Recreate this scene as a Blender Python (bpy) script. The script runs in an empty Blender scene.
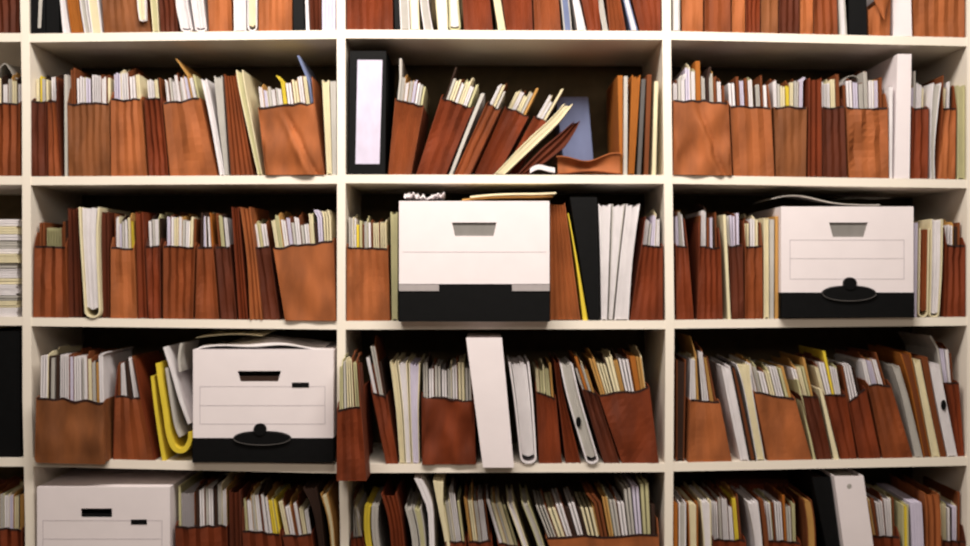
import bpy, math, random
from mathutils import Vector, noise
random.seed(11)
C = bpy.context.scene.collection
D = 2.8            # camera to shelf front, metres
S = 440.0          # photo pixels per metre on the shelf front plane
Z0 = 1.25          # eye height
def X(px, y=0.0): return (px-485)/S*(D+y)/D
def Z(py, y=0.0): return Z0+(273-py)/S*(D+y)/D

# ------------------------------------------------------------------ materials
def srgb(c):
    return tuple((v/255/12.92 if v/255 <= .04045 else ((v/255+.055)/1.055)**2.4) for v in c)+(1,)
MATS = {}
def mat(name, rgb, rough=.8, var=.12, scale=60, bump=.15, stretch=(1,1,1), spec=.2, metal=0):
    m = bpy.data.materials.new(name); m.use_nodes = True
    nt = m.node_tree; b = nt.nodes['Principled BSDF']
    tc = nt.nodes.new('ShaderNodeTexCoord'); mp = nt.nodes.new('ShaderNodeMapping')
    mp.inputs['Scale'].default_value = stretch
    nz = nt.nodes.new('ShaderNodeTexNoise'); nz.inputs['Scale'].default_value = scale; nz.inputs['Detail'].default_value = 5
    nt.links.new(tc.outputs['Object'], mp.inputs['Vector']); nt.links.new(mp.outputs['Vector'], nz.inputs['Vector'])
    cr = nt.nodes.new('ShaderNodeValToRGB')
    base = srgb(rgb)
    cr.color_ramp.elements[0].position = .3; cr.color_ramp.elements[1].position = .7
    cr.color_ramp.elements[0].color = tuple(v*(1-var) for v in base[:3])+(1,)
    cr.color_ramp.elements[1].color = tuple(min(1, v*(1+var)) for v in base[:3])+(1,)
    nt.links.new(nz.outputs['Fac'], cr.inputs['Fac']); nt.links.new(cr.outputs['Color'], b.inputs['Base Color'])
    b.inputs['Roughness'].default_value = rough; b.inputs['Specular IOR Level'].default_value = spec
    b.inputs['Metallic'].default_value = metal
    if bump:
        bp = nt.nodes.new('ShaderNodeBump'); bp.inputs['Strength'].default_value = bump; bp.inputs['Distance'].default_value = .002
        nt.links.new(nz.outputs['Fac'], bp.inputs['Height']); nt.links.new(bp.outputs['Normal'], b.inputs['Normal'])
    return m
def K(key, name, rgb, **k): MATS[key] = mat(name, rgb, **k)
kr = dict(rough=.72, var=.3, scale=26, bump=.35, stretch=(1,1,.3), spec=.3)
K('O','tan kraft fibre', (150,84,43), **kr)
K('M','brown kraft fibre', (120,58,23), **kr)
K('R','red brown kraft fibre', (107,43,12), **kr)
K('D','dark brown kraft fibre', (80,32,10), **kr)
K('P','plain brown kraft fibre', (120,70,36), **kr)
K('T','dark edge strip', (44,20,14), **kr)
pp = dict(rough=.75, var=.07, scale=45, bump=.1, stretch=(1,1,.5), spec=.2)
K('w','white paper', (226,220,222), **pp)
K('g','grey paper', (184,179,172), **pp)
K('l','lilac paper', (206,198,218), **pp)
K('c','cream paper', (224,212,176), **pp)
K('y','yellow paper', (222,196,62), **pp)
K('n','manila card', (186,140,78), **pp)
K('e','green tinted paper', (188,182,140), **pp)
K('b','brown card', (112,60,30), **pp)
K('a','amber card', (160,94,34), **pp)
K('x','dark card', (52,34,26), **pp)
K('k','black card', (8,8,9), rough=.6, var=.2, bump=.05, spec=.15)
K('J','grey liner board', (132,128,124), **pp)
K('Q','dark grey plastic', (92,88,86), **pp)
K('s','slate blue card', (112,122,156), **pp)
K('G','box grey board', (168,160,160), rough=.8, var=.05, bump=.05)
K('W','box white board', (236,226,228), rough=.75, var=.02, scale=20, bump=.04)
K('L','printed grey line', (186,176,182), rough=.8, var=.05, bump=0)
K('B','painted shelf board', (240,230,216), rough=.5, var=.02, scale=6, bump=.03, spec=.3)
K('H','hardboard back', (92,78,56), rough=.85, var=.15, scale=30)
K('F','floor vinyl', (120,110,100), rough=.6, var=.15, scale=8)
K('V','wall paint', (205,198,186), rough=.9, var=.03, scale=10)
NAME = dict(w='white', g='grey', l='lilac-white', c='cream', y='yellow', n='manila', e='pale-green', b='brown', a='amber', x='dark-brown', k='black', s='slate-blue')

# ------------------------------------------------------------------ mesh helpers
class MB:
    def __init__(s): s.v = []; s.f = []
    def prism(s, A, B):                       # A, B: matching rings of points
        n = len(A); o = len(s.v); s.v += [tuple(p) for p in A]+[tuple(p) for p in B]
        s.f.append(tuple(o+i for i in range(n))); s.f.append(tuple(o+n+i for i in reversed(range(n))))
        for i in range(n):
            j = (i+1) % n; s.f.append((o+j, o+i, o+n+i, o+n+j))
    def box(s, x0, x1, y0, y1, z0, z1):
        s.prism([(x0,y0,z0),(x1,y0,z0),(x1,y0,z1),(x0,y0,z1)], [(x0,y1,z0),(x1,y1,z0),(x1,y1,z1),(x0,y1,z1)])
    def sheet(s, P, off):                     # grid of points made into a closed thin sheet
        r, c = len(P), len(P[0]); o = len(s.v)
        for row in P: s.v += [tuple(p) for p in row]
        for row in P: s.v += [tuple(Vector(p)+Vector(off)) for p in row]
        k = r*c
        I = lambda i, j: o+i*c+j
        for i in range(r-1):
            for j in range(c-1):
                s.f.append((I(i,j), I(i,j+1), I(i+1,j+1), I(i+1,j)))
                s.f.append((k+I(i,j), k+I(i+1,j), k+I(i+1,j+1), k+I(i,j+1)))
        ring = [I(0,j) for j in range(c)]+[I(i,c-1) for i in range(1,r)]+[I(r-1,j) for j in range(c-2,-1,-1)]+[I(i,0) for i in range(r-2,0,-1)]
        for a in range(len(ring)):
            p, q = ring[a], ring[(a+1) % len(ring)]; s.f.append((q, p, p+k, q+k))
    def tube(s, pts, r, n=8):
        rings = []
        for i, p in enumerate(pts):
            p = Vector(p); t = (Vector(pts[min(i+1,len(pts)-1)])-Vector(pts[max(i-1,0)])).normalized()
            u = t.cross(Vector((0,1,0.01))).normalized(); w = t.cross(u)
            rings.append([p+(u*math.cos(2*math.pi*k/n)+w*math.sin(2*math.pi*k/n))*r for k in range(n)])
        o = len(s.v)
        for R in rings: s.v += [tuple(p) for p in R]
        for i in range(len(rings)-1):
            for k in range(n):
                k2 = (k+1) % n; s.f.append((o+i*n+k, o+i*n+k2, o+(i+1)*n+k2, o+(i+1)*n+k))
        s.f.append(tuple(o+k for k in reversed(range(n)))); s.f.append(tuple(o+(len(rings)-1)*n+k for k in range(n)))
def build(name, mb, m, parent=None, loc=(0,0,0), smooth=False):
    me = bpy.data.meshes.new(name)
    L = Vector(loc)
    me.from_pydata([tuple(Vector(p)-L) for p in mb.v], [], mb.f); me.update()
    me.materials.append(MATS[m])
    import bmesh
    b = bmesh.new(); b.from_mesh(me); bmesh.ops.recalc_face_normals(b, faces=b.faces[:]); b.to_mesh(me); b.free()
    if smooth:
        for p in me.polygons: p.use_smooth = True
        me.set_sharp_from_angle(angle=math.radians(50))
    o = bpy.data.objects.new(name, me); C.objects.link(o)
    if parent: o.parent = parent
    else: o.location = loc
    return o
LABELS = set()
def tag(o, label, cat, group=None):
    w = label.split()
    if not 4 <= len(w) <= 16: print('BADLABEL', len(w), label)
    if label in LABELS: print('DUPLABEL', label)
    LABELS.add(label)
    o['label'] = label; o['category'] = cat
    if group: o['group'] = group
def root(name, loc):
    o = bpy.data.objects.new(name, None); o.empty_display_size = .05; o.location = loc; C.objects.link(o); return o
ORD = ['first','second','third','fourth','fifth','sixth','seventh','eighth','ninth','tenth','eleventh','twelfth','thirteenth','fourteenth','fifteenth','sixteenth']

# ------------------------------------------------------------------ shelving
BX = [(-291,22), (31,337), (345.5,665), (674,967)]
# top edge of each shelf's front face, (left, right) for the four bays, rows 0..4 ; row r stands on FL[r]
FL = [[(33,33),(33.5,30),(29.5,31),(31,37.5)],
      [(176,176),(176.5,175),(174.5,175),(175,179.5)],
      [(317,317),(317.5,321),(321,320.5),(320,317)],
      [(458,458),(458,465),(464.5,463.5),(463,457)],
      [(603,603),(603,606),(606,606),(606,602)]]
def floor_px(r, c, x):
    a, b = FL[r][c]; x0, x1 = BX[c]; t = min(1, max(0, (x-x0)/(x1-x0))); return a+(b-a)*t
def fz(r, c, x): return Z(floor_px(r, c, x))+.0004
TH = 8.6/S
SD = .36
unit = root('shelving_unit', (0,0,0))
tag(unit, 'white painted open shelving unit holding files, folders and boxes', 'shelving')
DIV = [[(-112,-300,-291),(605,-300,-291)],
       [(-112,18,27),(100,22,30.5),(400,22.5,31.5),(520,25,34.5),(640,26,35.5)],
       [(-112,336,345),(100,337,345.5),(400,337,345.5),(520,340,348.6),(640,341,349.6)],
       [(-112,661,670),(100,663,671.5),(320,665.5,674.3),(520,664.5,673),(640,664,672.5)],
       [(-112,967,975.6),(640,967,975.6)]]
for d in DIV:
    m = MB()
    pts = [(X(a), Z(y)) for y, a, b in d]+[(X(d[-1][1]), 0)]
    ptr = [(X(b), Z(y)) for y, a, b in d]+[(X(d[-1][2]), 0)]
    for (a, b), (p, q) in zip(zip(pts, ptr), zip(pts[1:], ptr[1:])):
        m.prism([(a[0],0,a[1]),(b[0],0,b[1]),(q[0],0,q[1]),(p[0],0,p[1])], [(a[0],SD,a[1]),(b[0],SD,b[1]),(q[0],SD,q[1]),(p[0],SD,p[1])])
    build('upright', m, 'B', unit)
def divx(i, py, side):
    d = DIV[i]
    for (y0,a0,b0),(y1,a1,b1) in zip(d, d[1:]):
        if y0 <= py <= y1:
            t = (py-y0)/(y1-y0); return (a0+(a1-a0)*t, b0+(b1-b0)*t)[side]
    return d[-1][1+side]
for r in range(-1, 6):
    for c in range(4):
        if r == -1: a, b = -121, -121
        elif r == 5: a, b = 755, 755
        else: a, b = FL[r][c]
        x0 = divx(c, a, 1)-.3; x1 = divx(c+1, b, 0)+.3
        m = MB(); z0, z1 = Z(a), Z(b)
        m.prism([(X(x0),.001,z0),(X(x1),.001,z1),(X(x1),.001,z1-TH),(X(x0),.001,z0-TH)], [(X(x0),SD-.001,z0),(X(x1),SD-.001,z1),(X(x1),SD-.001,z1-TH),(X(x0),SD-.001,z0-TH)])
        build('shelf', m, 'B', unit)
m = MB(); m.box(X(-300), X(975.6), SD, SD+.006, 0, Z(-112)); build('back_panel', m, 'H', unit)

# ------------------------------------------------------------------ room
def struct(name, m, k):
    o = build(name, m, k); o['kind'] = 'structure'; return o
m = MB(); m.box(-3, 3, -4.6, .9, -.1, 0); struct('floor', m, 'F')
m = MB(); m.box(-3, 3, SD+.03, SD+.13, 0, 3.0); struct('wall_back', m, 'V')
m = MB(); m.box(-3, 3, -4.6, SD+.13, 3.0, 3.1); struct('ceiling', m, 'V')

# ------------------------------------------------------------------ generic curved strips
def curve(pts, y):
    """pts [(ypx, xl, xr)] top to bottom -> function of t (0 top .. 1 bottom)"""
    P = [Vector((X(a, y), X(b, y), Z(q, y))) for q, a, b in pts]
    n = len(P)-1
    def f(t):
        u = t*n; i = min(int(u), n-1); u -= i
        p0, p1, p2, p3 = P[max(i-1,0)], P[i], P[i+1], P[min(i+2,n)]
        if n == 1: return p1.lerp(p2, u)
        return .5*((2*p1)+(p2-p0)*u+(2*p0-5*p1+4*p2-p3)*u*u+(3*p1-p0-3*p2+p3)*u**3)
    return f
def strip(m, f, a, b, y0, y1, dz=0, rise=0, t1=1.0, N=8):
    """solid between width fractions a..b of the curve, extruded y0..y1; dz lowers the top"""
    L, R = [], []
    for i in range(N+1):
        p = f(t1*i/N); z = p.z
        if i == 0: z -= dz
        L.append((p.x+(p.y-p.x)*a, z)); R.append((p.x+(p.y-p.x)*b, z))
    for i in range(N):
        k = rise if i == 0 else 0
        A = [L[i], R[i], R[i+1], L[i+1]]
        m.prism([(x, y0, z) for x, z in A], [(A[0][0], y1, A[0][1]+k), (A[1][0], y1, A[1][1]+k), (A[2][0], y1, A[2][1]), (A[3][0], y1, A[3][1])])
def stripcont(m, f, a, b, y0, y1, dz=0, rise=0, t1=1.0, N=8, wob=0):
    """same, as one continuous closed sheet"""
    F, B = [], []
    L, R = [], []
    for i in range(N+1):
        p = f(t1*i/N); z = p.z-(dz if i == 0 else 0)
        w = p.y-p.x
        L.append((p.x+w*a, z)); R.append((p.x+w*b, z))
    ring = L+R[::-1]
    top = {0, len(ring)-1}
    m.prism([(x, y0, z) for x, z in ring], [(x, y1, z+(rise if i in top else 0)) for i, (x, z) in enumerate(ring)])
BAY = ['far-left bay', 'left bay', 'middle bay', 'right bay']
ROW = ['top-shelf', 'second-shelf', 'third-shelf', 'fourth-shelf', 'bottom-shelf']
def bay(cell): return f'{ROW[cell[0]]} {BAY[cell[1]]}'

def leaf(m, xb, xt, w, zb, zt, y0, y1, rise=0, wt=None):
    wt = w if wt is None else wt
    m.prism([(xb,y0,zb),(xb+w,y0,zb),(xt+wt,y0,zt),(xt,y0,zt)], [(xb,y1,zb),(xb+w,y1,zb),(xt+wt,y1,zt+rise),(xt,y1,zt+rise)])
def parse(toks):
    out = []
    for t in toks.split():
        k = t[0]; rest = t[1:]; up = 0; sh = 0
        if '~' in rest: rest, q = rest.split('~'); sh = float(q)
        if '^' in rest: rest, q = rest.split('^'); up = float(q)
        out.append((k, float(rest), up, sh))
    return out

# an expanding file standing end-on: pleated gusset to the front, taller side panels, papers inside
def P(cell, xb0, xb1, xt0, xt1, yt0, yt1, col, toks, s, d, ct=None, pl=None, amp=.0065, cr=.003, lp=3, rp=3, dy=0.004, depth=.26, sag=0, pcol=None, pb=None):
    r, c = cell
    y = dy
    fb0, fb1 = floor_px(r, c, xb0), floor_px(r, c, xb1)
    zb0, zb1 = (fz(r, c, xb0), fz(r, c, xb1)) if pb is None else (Z(pb, y), Z(pb, y))
    B0, B1 = Vector((X(xb0+.8, y), y, zb0)), Vector((X(xb1-.8, y), y, zb1))
    T0, T1 = Vector((X(xt0+.8, y), y, Z(yt0, y))), Vector((X(xt1-.8, y), y, Z(yt1, y)))
    loc = (B0+B1)/2+Vector((0, depth/2, 0)); loc.z = min(zb0, zb1)
    o = root('expanding_file', loc)
    wpx = max(xb1-xb0, xt1-xt0)
    n = pl if pl is not None else max(1, round(wpx/7))
    if amp == .0065 and col in 'MRD': amp = .011
    seed = Vector((xb0*.13, r*3.1, 0))
    # gusset
    cols = max(2*n, 6) if n else 28
    rows = 10 if n else 24
    G = []
    for i in range(rows+1):
        v = i/rows; rw = []
        for j in range(cols+1):
            u = j/cols
            p = (B0.lerp(B1, u)).lerp(T0.lerp(T1, u), v)
            z = 0
            if n:
                ph = (u*n) % 1 if j < cols else 0
                tri = 1-abs(2*ph-1)
                z += amp*tri*(.35+.65*v)
            q = noise.noise(Vector((p.x*22, p.z*14, 1))+seed)
            z += cr*2.2*q
            if 'crease' in s:
                w_ = u-(.48+.42*(1-v)**1.3)+.02*math.sin(9*v)
                z += .0075*math.exp(-(w_/.05)**2)*min(1, (1-v)*4)-.005*math.exp(-((w_+.11)/.07)**2)*min(1,(1-v)*3)
            if j in (0, cols): z = 0.0005
            p = p+Vector((cr*.8*noise.noise(Vector((p.x*30, p.z*30, 7))+seed) if 0 < j < cols else 0, z, 0))
            if i == rows: p.z += cr*1.5*noise.noise(Vector((p.x*40, 3, 9))+seed)
            if i == 0 and sag: p.z -= sag/S*(1 if 0 < j < cols else .8)
            rw.append(p)
        G.append(rw)
    m = MB(); m.sheet(G, (0, .0012, 0))
    build('gusset', m, col, o, loc, smooth=(n == 0))
    # darker strip along the top of the gusset
    if toks:
        m = MB()
        top = [[p+Vector((0, -.0006, -.0042)) for p in G[-1]], [p+Vector((0, -.0006, .0006)) for p in G[-1]]]
        m.sheet(top, (0, .0026, 0)); build('top_edge', m, 'T', o, loc)
    # side panels and base
    def panel(Bp, Tp, ext, sgn):
        m = MB(); d = Tp-Bp; h = d.length
        e = ext/S; T2 = Tp+d/h*e
        w = .0016*sgn
        prof = [(0, Bp), (0, Tp), (.018, T2), (depth*.45, T2+Vector((0,0,.003))), (depth, T2), (depth, Bp)]
        A = [(q.x, y+yy, q.z) for yy, q in prof]; Bq = [(q.x+w, y+yy, q.z) for yy, q in prof]
        m.prism(A, Bq); build('side_panel', m, pcol or col, o, loc)
    panel(B0, T0, lp, -1); panel(B1, T1, rp, 1)
    m = MB()
    m.prism([(B0.x,y+.002,B0.z),(B1.x,y+.002,B1.z),(B1.x,y+depth,B1.z),(B0.x,y+depth,B0.z)],
            [(B0.x,y+.002,B0.z+.0015),(B1.x,y+.002,B1.z+.0015),(B1.x,y+depth,B1.z+.0015),(B0.x,y+depth,B0.z+.0015)])
    m.prism([(B0.x,y+depth-.002,B0.z+.001),(B1.x,y+depth-.002,B1.z+.001),(T1.x,y+depth-.002,T1.z),(T0.x,y+depth-.002,T0.z)],
            [(B0.x,y+depth,B0.z+.001),(B1.x,y+depth,B1.z+.001),(T1.x,y+depth,T1.z),(T0.x,y+depth,T0.z)])
    build('base_panel', m, col, o, loc)
    tag(o, f'{s} {d}, {bay(cell)}', 'expanding file', f'expanding files, {bay(cell)}')
    if not toks: return o
    # contents
    T = parse(toks); tot = sum(t[1] for t in T); W = (xt1-xt0)-2.6
    if ct is None: ct = min(yt0, yt1)-22
    acc = 0; nth = 0
    for k, w, up, sh in T:
        f0, f1 = acc/tot, (acc+w)/tot; acc += w
        if k == '.': continue
        nth += 1
        px0 = xt0+1.3+W*f0; px1 = xt0+1.3+W*f1-.7
        Wb = (xb1-xb0)-3.2
        bx0 = xb0+1.6+Wb*f0; bx1 = xb0+1.6+Wb*f1-.7
        y0 = y+(amp if n else 0)+2.2*cr+.004+random.random()*.006; y1 = y+depth-.012
        yt = yt0+(yt1-yt0)*f0; topz = Z(ct-2.5+(yt-min(yt0,yt1))*.5+random.uniform(-2.5,4)-up, y)
        gz = Z((yt0+yt1)/2, y); zb = max(zb0, zb1)+.002
        q = (topz-zb)/max(gz-zb, .01)
        xa, xb_ = X(bx0, y), X(bx1, y); ta, tb = X(px0, y), X(px1, y); gl_ = Z(yt, y)
        # extrapolate the lean beyond the gusset's top; a shifted item bends only above its neighbours
        cz = Z(ct-3, y); qc = (cz-zb)/max(gz-zb, .01)
        def xl(q_): return xa+(ta-xa)*q_
        def xr(q_): return xb_+(tb-xb_)*q_
        levels = [(zb, 0, 0), (min(topz-.004, cz) if sh else topz, None, 0)]
        if sh: levels.append((max(topz, cz+.004), None, sh/S))
        lv = [(z_, xl((z_-zb)/max(gz-zb,.01))+s_, xr((z_-zb)/max(gz-zb,.01))+s_) for z_, _, s_ in levels]
        ea, eb = lv[-1][1], lv[-1][2]; ew = eb-ea; topz = lv[-1][0]
        lc = Vector(((xa+xb_)/2, (y0+y1)/2, zb))
        brown = k in 'bxa'
        nm = 'file_folder' if k in 'bxank' else 'paper_bundle'
        m = MB(); ns = max(1, int(round(w/2.6))) if not brown else max(1, int(w/3))
        for i in range(ns):
            g0 = i/ns+.03; g1 = (i+1)/ns-(.12 if ns > 1 else .02)
            h = topz-random.random()*.0045; yy = y0+random.random()*.003
            (zA, lA, rA), (zB, lB, rB) = lv[-2], lv[-1]; tt = (h-zA)/(zB-zA)
            lvh = lv[:-1]+[(h, lA+(lB-lA)*tt, rA+(rB-rA)*tt)]
            ring = [(l+(r_-l)*g0, z_) for z_, l, r_ in lvh]+[(l+(r_-l)*g1, z_) for z_, l, r_ in reversed(lvh)]
            m.prism([(x_, yy, z_) for x_, z_ in ring], [(x_, y1, z_) for x_, z_ in ring])
        f = build(nm, m, k, None, lc)
        if not brown and not sh and w >= 3.2 and random.random() < .9:
            m = MB(); cc = random.choice('bbbnnecxx'); hh = topz+random.uniform(.004,.016); cw = min(.0022, ew*.25)
            ys = y0+random.uniform(.014, .05)
            cx = ea+ew-cw
            ta0, ta1 = ys+random.uniform(0,.08), 0; ta1 = ta0+.07
            gx = xr((gl_-zb)/max(gz-zb,.01))-cw; gz_ = gl_
            sl = (lv[-1][2]-lv[-2][2])/(lv[-1][0]-lv[-2][0])
            prof = [(yy_, z_, lv[-1][2]-cw+sl*(z_-topz)) for yy_, z_ in ((y0+.004, gz_-.002), (y0+.004, topz-.001), (ys, hh-.003), (ta0, hh-.002), (ta0+.004, hh+.004), (ta1, hh+.004), (ta1+.004, hh-.002), (y1, hh-.002), (y1, gz_-.002))]
            m.prism([(x_, yy_, z_) for yy_, z_, x_ in prof], [(x_+cw, yy_, z_) for yy_, z_, x_ in prof])
            build('divider_card', m, cc, f, lc)
        word = 'folder' if nm == 'file_folder' else 'papers'
        tag(f, f'{NAME[k]} {word}, {ORD[nth-1]} from left inside the {s}, {bay(cell)}', 'folder' if word == 'folder' else 'papers', f'papers in the {s}, {bay(cell)}')
    return o

# a folder or closed wallet standing (or leaning) on its own
def F(cell, pts, col, kind, s, d, y=.004, depth=.24, cover=None, spot=None, floor=True, cat='folder', name='file_folder', holes=None):
    r, c = cell
    pts = [list(p) for p in pts]
    if floor:
        xm = (pts[-1][1]+pts[-1][2])/2
        zfl = max(fz(r, c, pts[-1][1]), fz(r, c, pts[-1][2])); pts[-1][0] = 273-(zfl-Z0)*S*D/(D+y)
    f = curve(pts, y); bt = f(1)
    loc = Vector(((bt.x+bt.y)/2, y+depth/2, bt.z))
    wpx = max(pts[0][2]-pts[0][1], pts[-1][2]-pts[-1][1])
    o = root(name, loc)
    y1 = y+depth
    tc = min(.28, 1.1/max(wpx,1))
    if kind == 'flat':
        cv = cover or random.choice('cnwg')
        for a, b in ((0, tc), (1-tc, 1)):
            m = MB(); stripcont(m, f, a, b, y, y1, rise=.006); build('cover', m, cv, o, loc)
        m = MB(); ns = max(1, int(wpx/1.8))
        for i in range(ns):
            a = tc+(1-2*tc)*(i+.05)/ns; b = tc+(1-2*tc)*(i+.9)/ns
            stripcont(m, f, a, b, y+.001+random.random()*.003, y1-.01, dz=.002+random.random()*.005, t1=.985)
        build('papers', m, col, o, loc)
    elif kind == 'u':
        cv = cover or 'c'
        h = f(0).z-bt.z
        w = bt.y-bt.x; r_ = w/2; tt = 1-r_*.95/h
        tu = max(.0022, w*.12)
        ring_o, ring_i = [], []
        N = 8
        for i in range(N+1):
            p = f(tt*i/N); ww = p.y-p.x; ring_o.append((p.x, p.z)); ring_i.append((p.x+tu, p.z))
        pe = f(tt); cx = (pe.x+pe.y)/2; ro = (pe.y-pe.x)/2; rz = pe.z-bt.z
        for k in range(1, 8):
            a = math.pi+math.pi*k/8
            ring_o.append((cx+ro*math.cos(a), pe.z+rz*math.sin(a))); ring_i.append((cx+(ro-tu)*math.cos(a), pe.z+(rz-tu)*math.sin(a)))
        for i in range(N, -1, -1):
            p = f(tt*i/N); ring_o.append((p.y, p.z)); ring_i.append((p.y-tu, p.z))
        m = MB()
        for i in range(len(ring_o)-1):
            A = [ring_o[i], ring_o[i+1], ring_i[i+1], ring_i[i]]
            m.prism([(x, y, z) for x, z in A], [(x, y1, z) for x, z in A])
        build('cover', m, cv, o, loc)
        m = MB(); ns = max(2, int(wpx/2.6))
        for i in range(ns):
            u0 = .14+.72*(i+.05)/ns; u1 = .14+.72*(i+.88)/ns
            mid = abs((u0+u1)/2-.5)*2
            stripcont(m, f, u0, u1, y+.002+random.random()*.004, y1-.01, dz=.001+random.random()*.006, t1=tt*(.99-.03*mid))
        build('papers', m, col, o, loc)
    elif kind == 'wallet':           # closed brown expanding file: gusset folded inward between two side panels
        tc = min(.2, 1.3/max(wpx,1))
        for a, b in ((0, tc), (1-tc, 1)):
            m = MB(); stripcont(m, f, a, b, y, y1, rise=.004); build('side_panel', m, col, o, loc)
        m = MB(); n = max(1, round(wpx/6)); cols = 2*n; G = []
        for i in range(9):
            p = f(i/8*.995); row = []
            for j in range(cols+1):
                u = tc*.6+(1-1.2*tc)*j/cols
                row.append(Vector((p.x+(p.y-p.x)*u, y+.001+(.007 if j % 2 else .0)*(1 if n < 3 else .7), p.z-(.004 if i == 0 else 0))))
            G.append(row)
        m.sheet(G, (0, .0012, 0)); build('gusset', m, col, o, loc)
    elif kind == 'card':             # single thick card or sheaf
        m = MB(); ns = max(1, int(wpx/3))
        for i in range(ns):
            stripcont(m, f, (i+.02)/ns, (i+.95)/ns, y+random.random()*.002, y1, dz=random.random()*.003, rise=.004)
        build('sheets', m, col, o, loc)
    if spot:
        sx, sy = spot; cx, cz = X(sx, y), Z(sy, y)
        m = MB(); A = [(cx+.006*math.cos(2*math.pi*k/12), cz+.012*math.sin(2*math.pi*k/12)) for k in range(12)]
        m.prism([(a, y-.0012, b) for a, b in A], [(a, y+.0004, b) for a, b in A]); q = build('clip', m, 'k', o, loc); q['label'] = 'small black clip'
    tag(o, f'{s} {d}, {bay(cell)}', cat, f'folders, {bay(cell)}')
    return o

# a solid upright case (ring binder or magazine file): spine to the front
def CASE(cell, yt, xt0, xt1, xb0, xb1, col, s, d, y=.004, depth=.25, label=None, hole=None, cat='binder', name='ring_binder', bottom=None, open_top=False):
    r, c = cell
    zb = max(fz(r, c, xb0), fz(r, c, xb1)) if bottom is None else Z(bottom, y)
    zt = Z(yt, y)
    a0, a1, t0, t1 = X(xb0, y), X(xb1, y), X(xt0, y), X(xt1, y)
    loc = Vector(((a0+a1)/2, y+depth/2, zb)); o = root(name, loc)
    tk = .0022; y1 = y+depth
    m = MB()
    if hole is None:
        m.prism([(a0,y,zb),(a1,y,zb),(t1,y,zt),(t0,y,zt)], [(a0,y+tk,zb),(a1,y+tk,zb),(t1,y+tk,zt),(t0,y+tk,zt)])
    else:
        hx, hy, hr = hole; cx, cz = X(hx, y), Z(hy, y); R = hr/S; n = 16
        out = []
        per = [(a1,zb),(t1,zt),(t0,zt),(a0,zb)]
        def hit(a):
            dx, dz = math.cos(a), math.sin(a); best = None
            for i in range(4):
                (px_, pz_), (qx, qz) = per[i], per[(i+1) % 4]
                ex, ez = qx-px_, qz-pz_; den = dx*ez-dz*ex
                if abs(den) < 1e-9: continue
                t = ((px_-cx)*ez-(pz_-cz)*ex)/den; u = ((px_-cx)*dz-(pz_-cz)*dx)/den
                if t > 0 and -1e-6 <= u <= 1+1e-6 and (best is None or t < best): best = t
            return (cx+dx*best, cz+dz*best)
        angs = sorted(set([2*math.pi*k/n for k in range(n)]+[math.atan2(pz_-cz, px_-cx) % (2*math.pi) for px_, pz_ in per]))
        for i, a in enumerate(angs):
            b = angs[(i+1) % len(angs)]
            A = [(cx+R*math.cos(a), cz+R*math.sin(a)), hit(a), hit(b), (cx+R*math.cos(b), cz+R*math.sin(b))]
            m.prism([(x, y, z) for x, z in A], [(x, y+tk, z) for x, z in A])
    sp = build('spine', m, col, o, loc)
    for (b, t, sg) in ((a0, t0, 1), (a1, t1, -1)):
        m = MB(); m.prism([(b,y+tk,zb),(b+sg*tk,y+tk,zb),(t+sg*tk,y+tk,zt),(t,y+tk,zt)], [(b,y1,zb),(b+sg*tk,y1,zb),(t+sg*tk,y1,zt),(t,y1,zt)])
        build('side_cover', m, col, o, loc)
    if col == 'W' and hole is None:
        m = MB(); m.prism([(t0,y+tk,zt-tk),(t1,y+tk,zt-tk),(t1,y1,zt-tk),(t0,y1,zt-tk)], [(t0,y+tk,zt),(t1,y+tk,zt),(t1,y1,zt),(t0,y1,zt)]); build('top_cover', m, col, o, loc)
    m = MB(); e = .006
    m.prism([(a0+e,y+.02,zb+e),(a1-e,y+.02,zb+e),(t1-e,y+.02,zt-e),(t0+e,y+.02,zt-e)], [(a0+e,y1-.01,zb+e),(a1-e,y1-.01,zb+e),(t1-e,y1-.01,zt-e),(t0+e,y1-.01,zt-e)])
    build('papers', m, 'g' if col != 'k' else 'x', o, loc)
    if label:
        lx0, lx1, ly0, ly1, lk = label
        m = MB(); m.prism([(X(lx0-2,y),y-.001,Z(ly1,y)),(X(lx1-3,y),y-.001,Z(ly1,y)),(X(lx1,y),y-.001,Z(ly0,y)),(X(lx0,y),y-.001,Z(ly0,y))], [(X(lx0-2,y),y,Z(ly1,y)),(X(lx1-3,y),y,Z(ly1,y)),(X(lx1,y),y,Z(ly0,y)),(X(lx0,y),y,Z(ly0,y))])
        q = build('spine_label', m, lk, o, loc)
    tag(o, f'{s} {d}, {bay(cell)}', cat); return o

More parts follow.
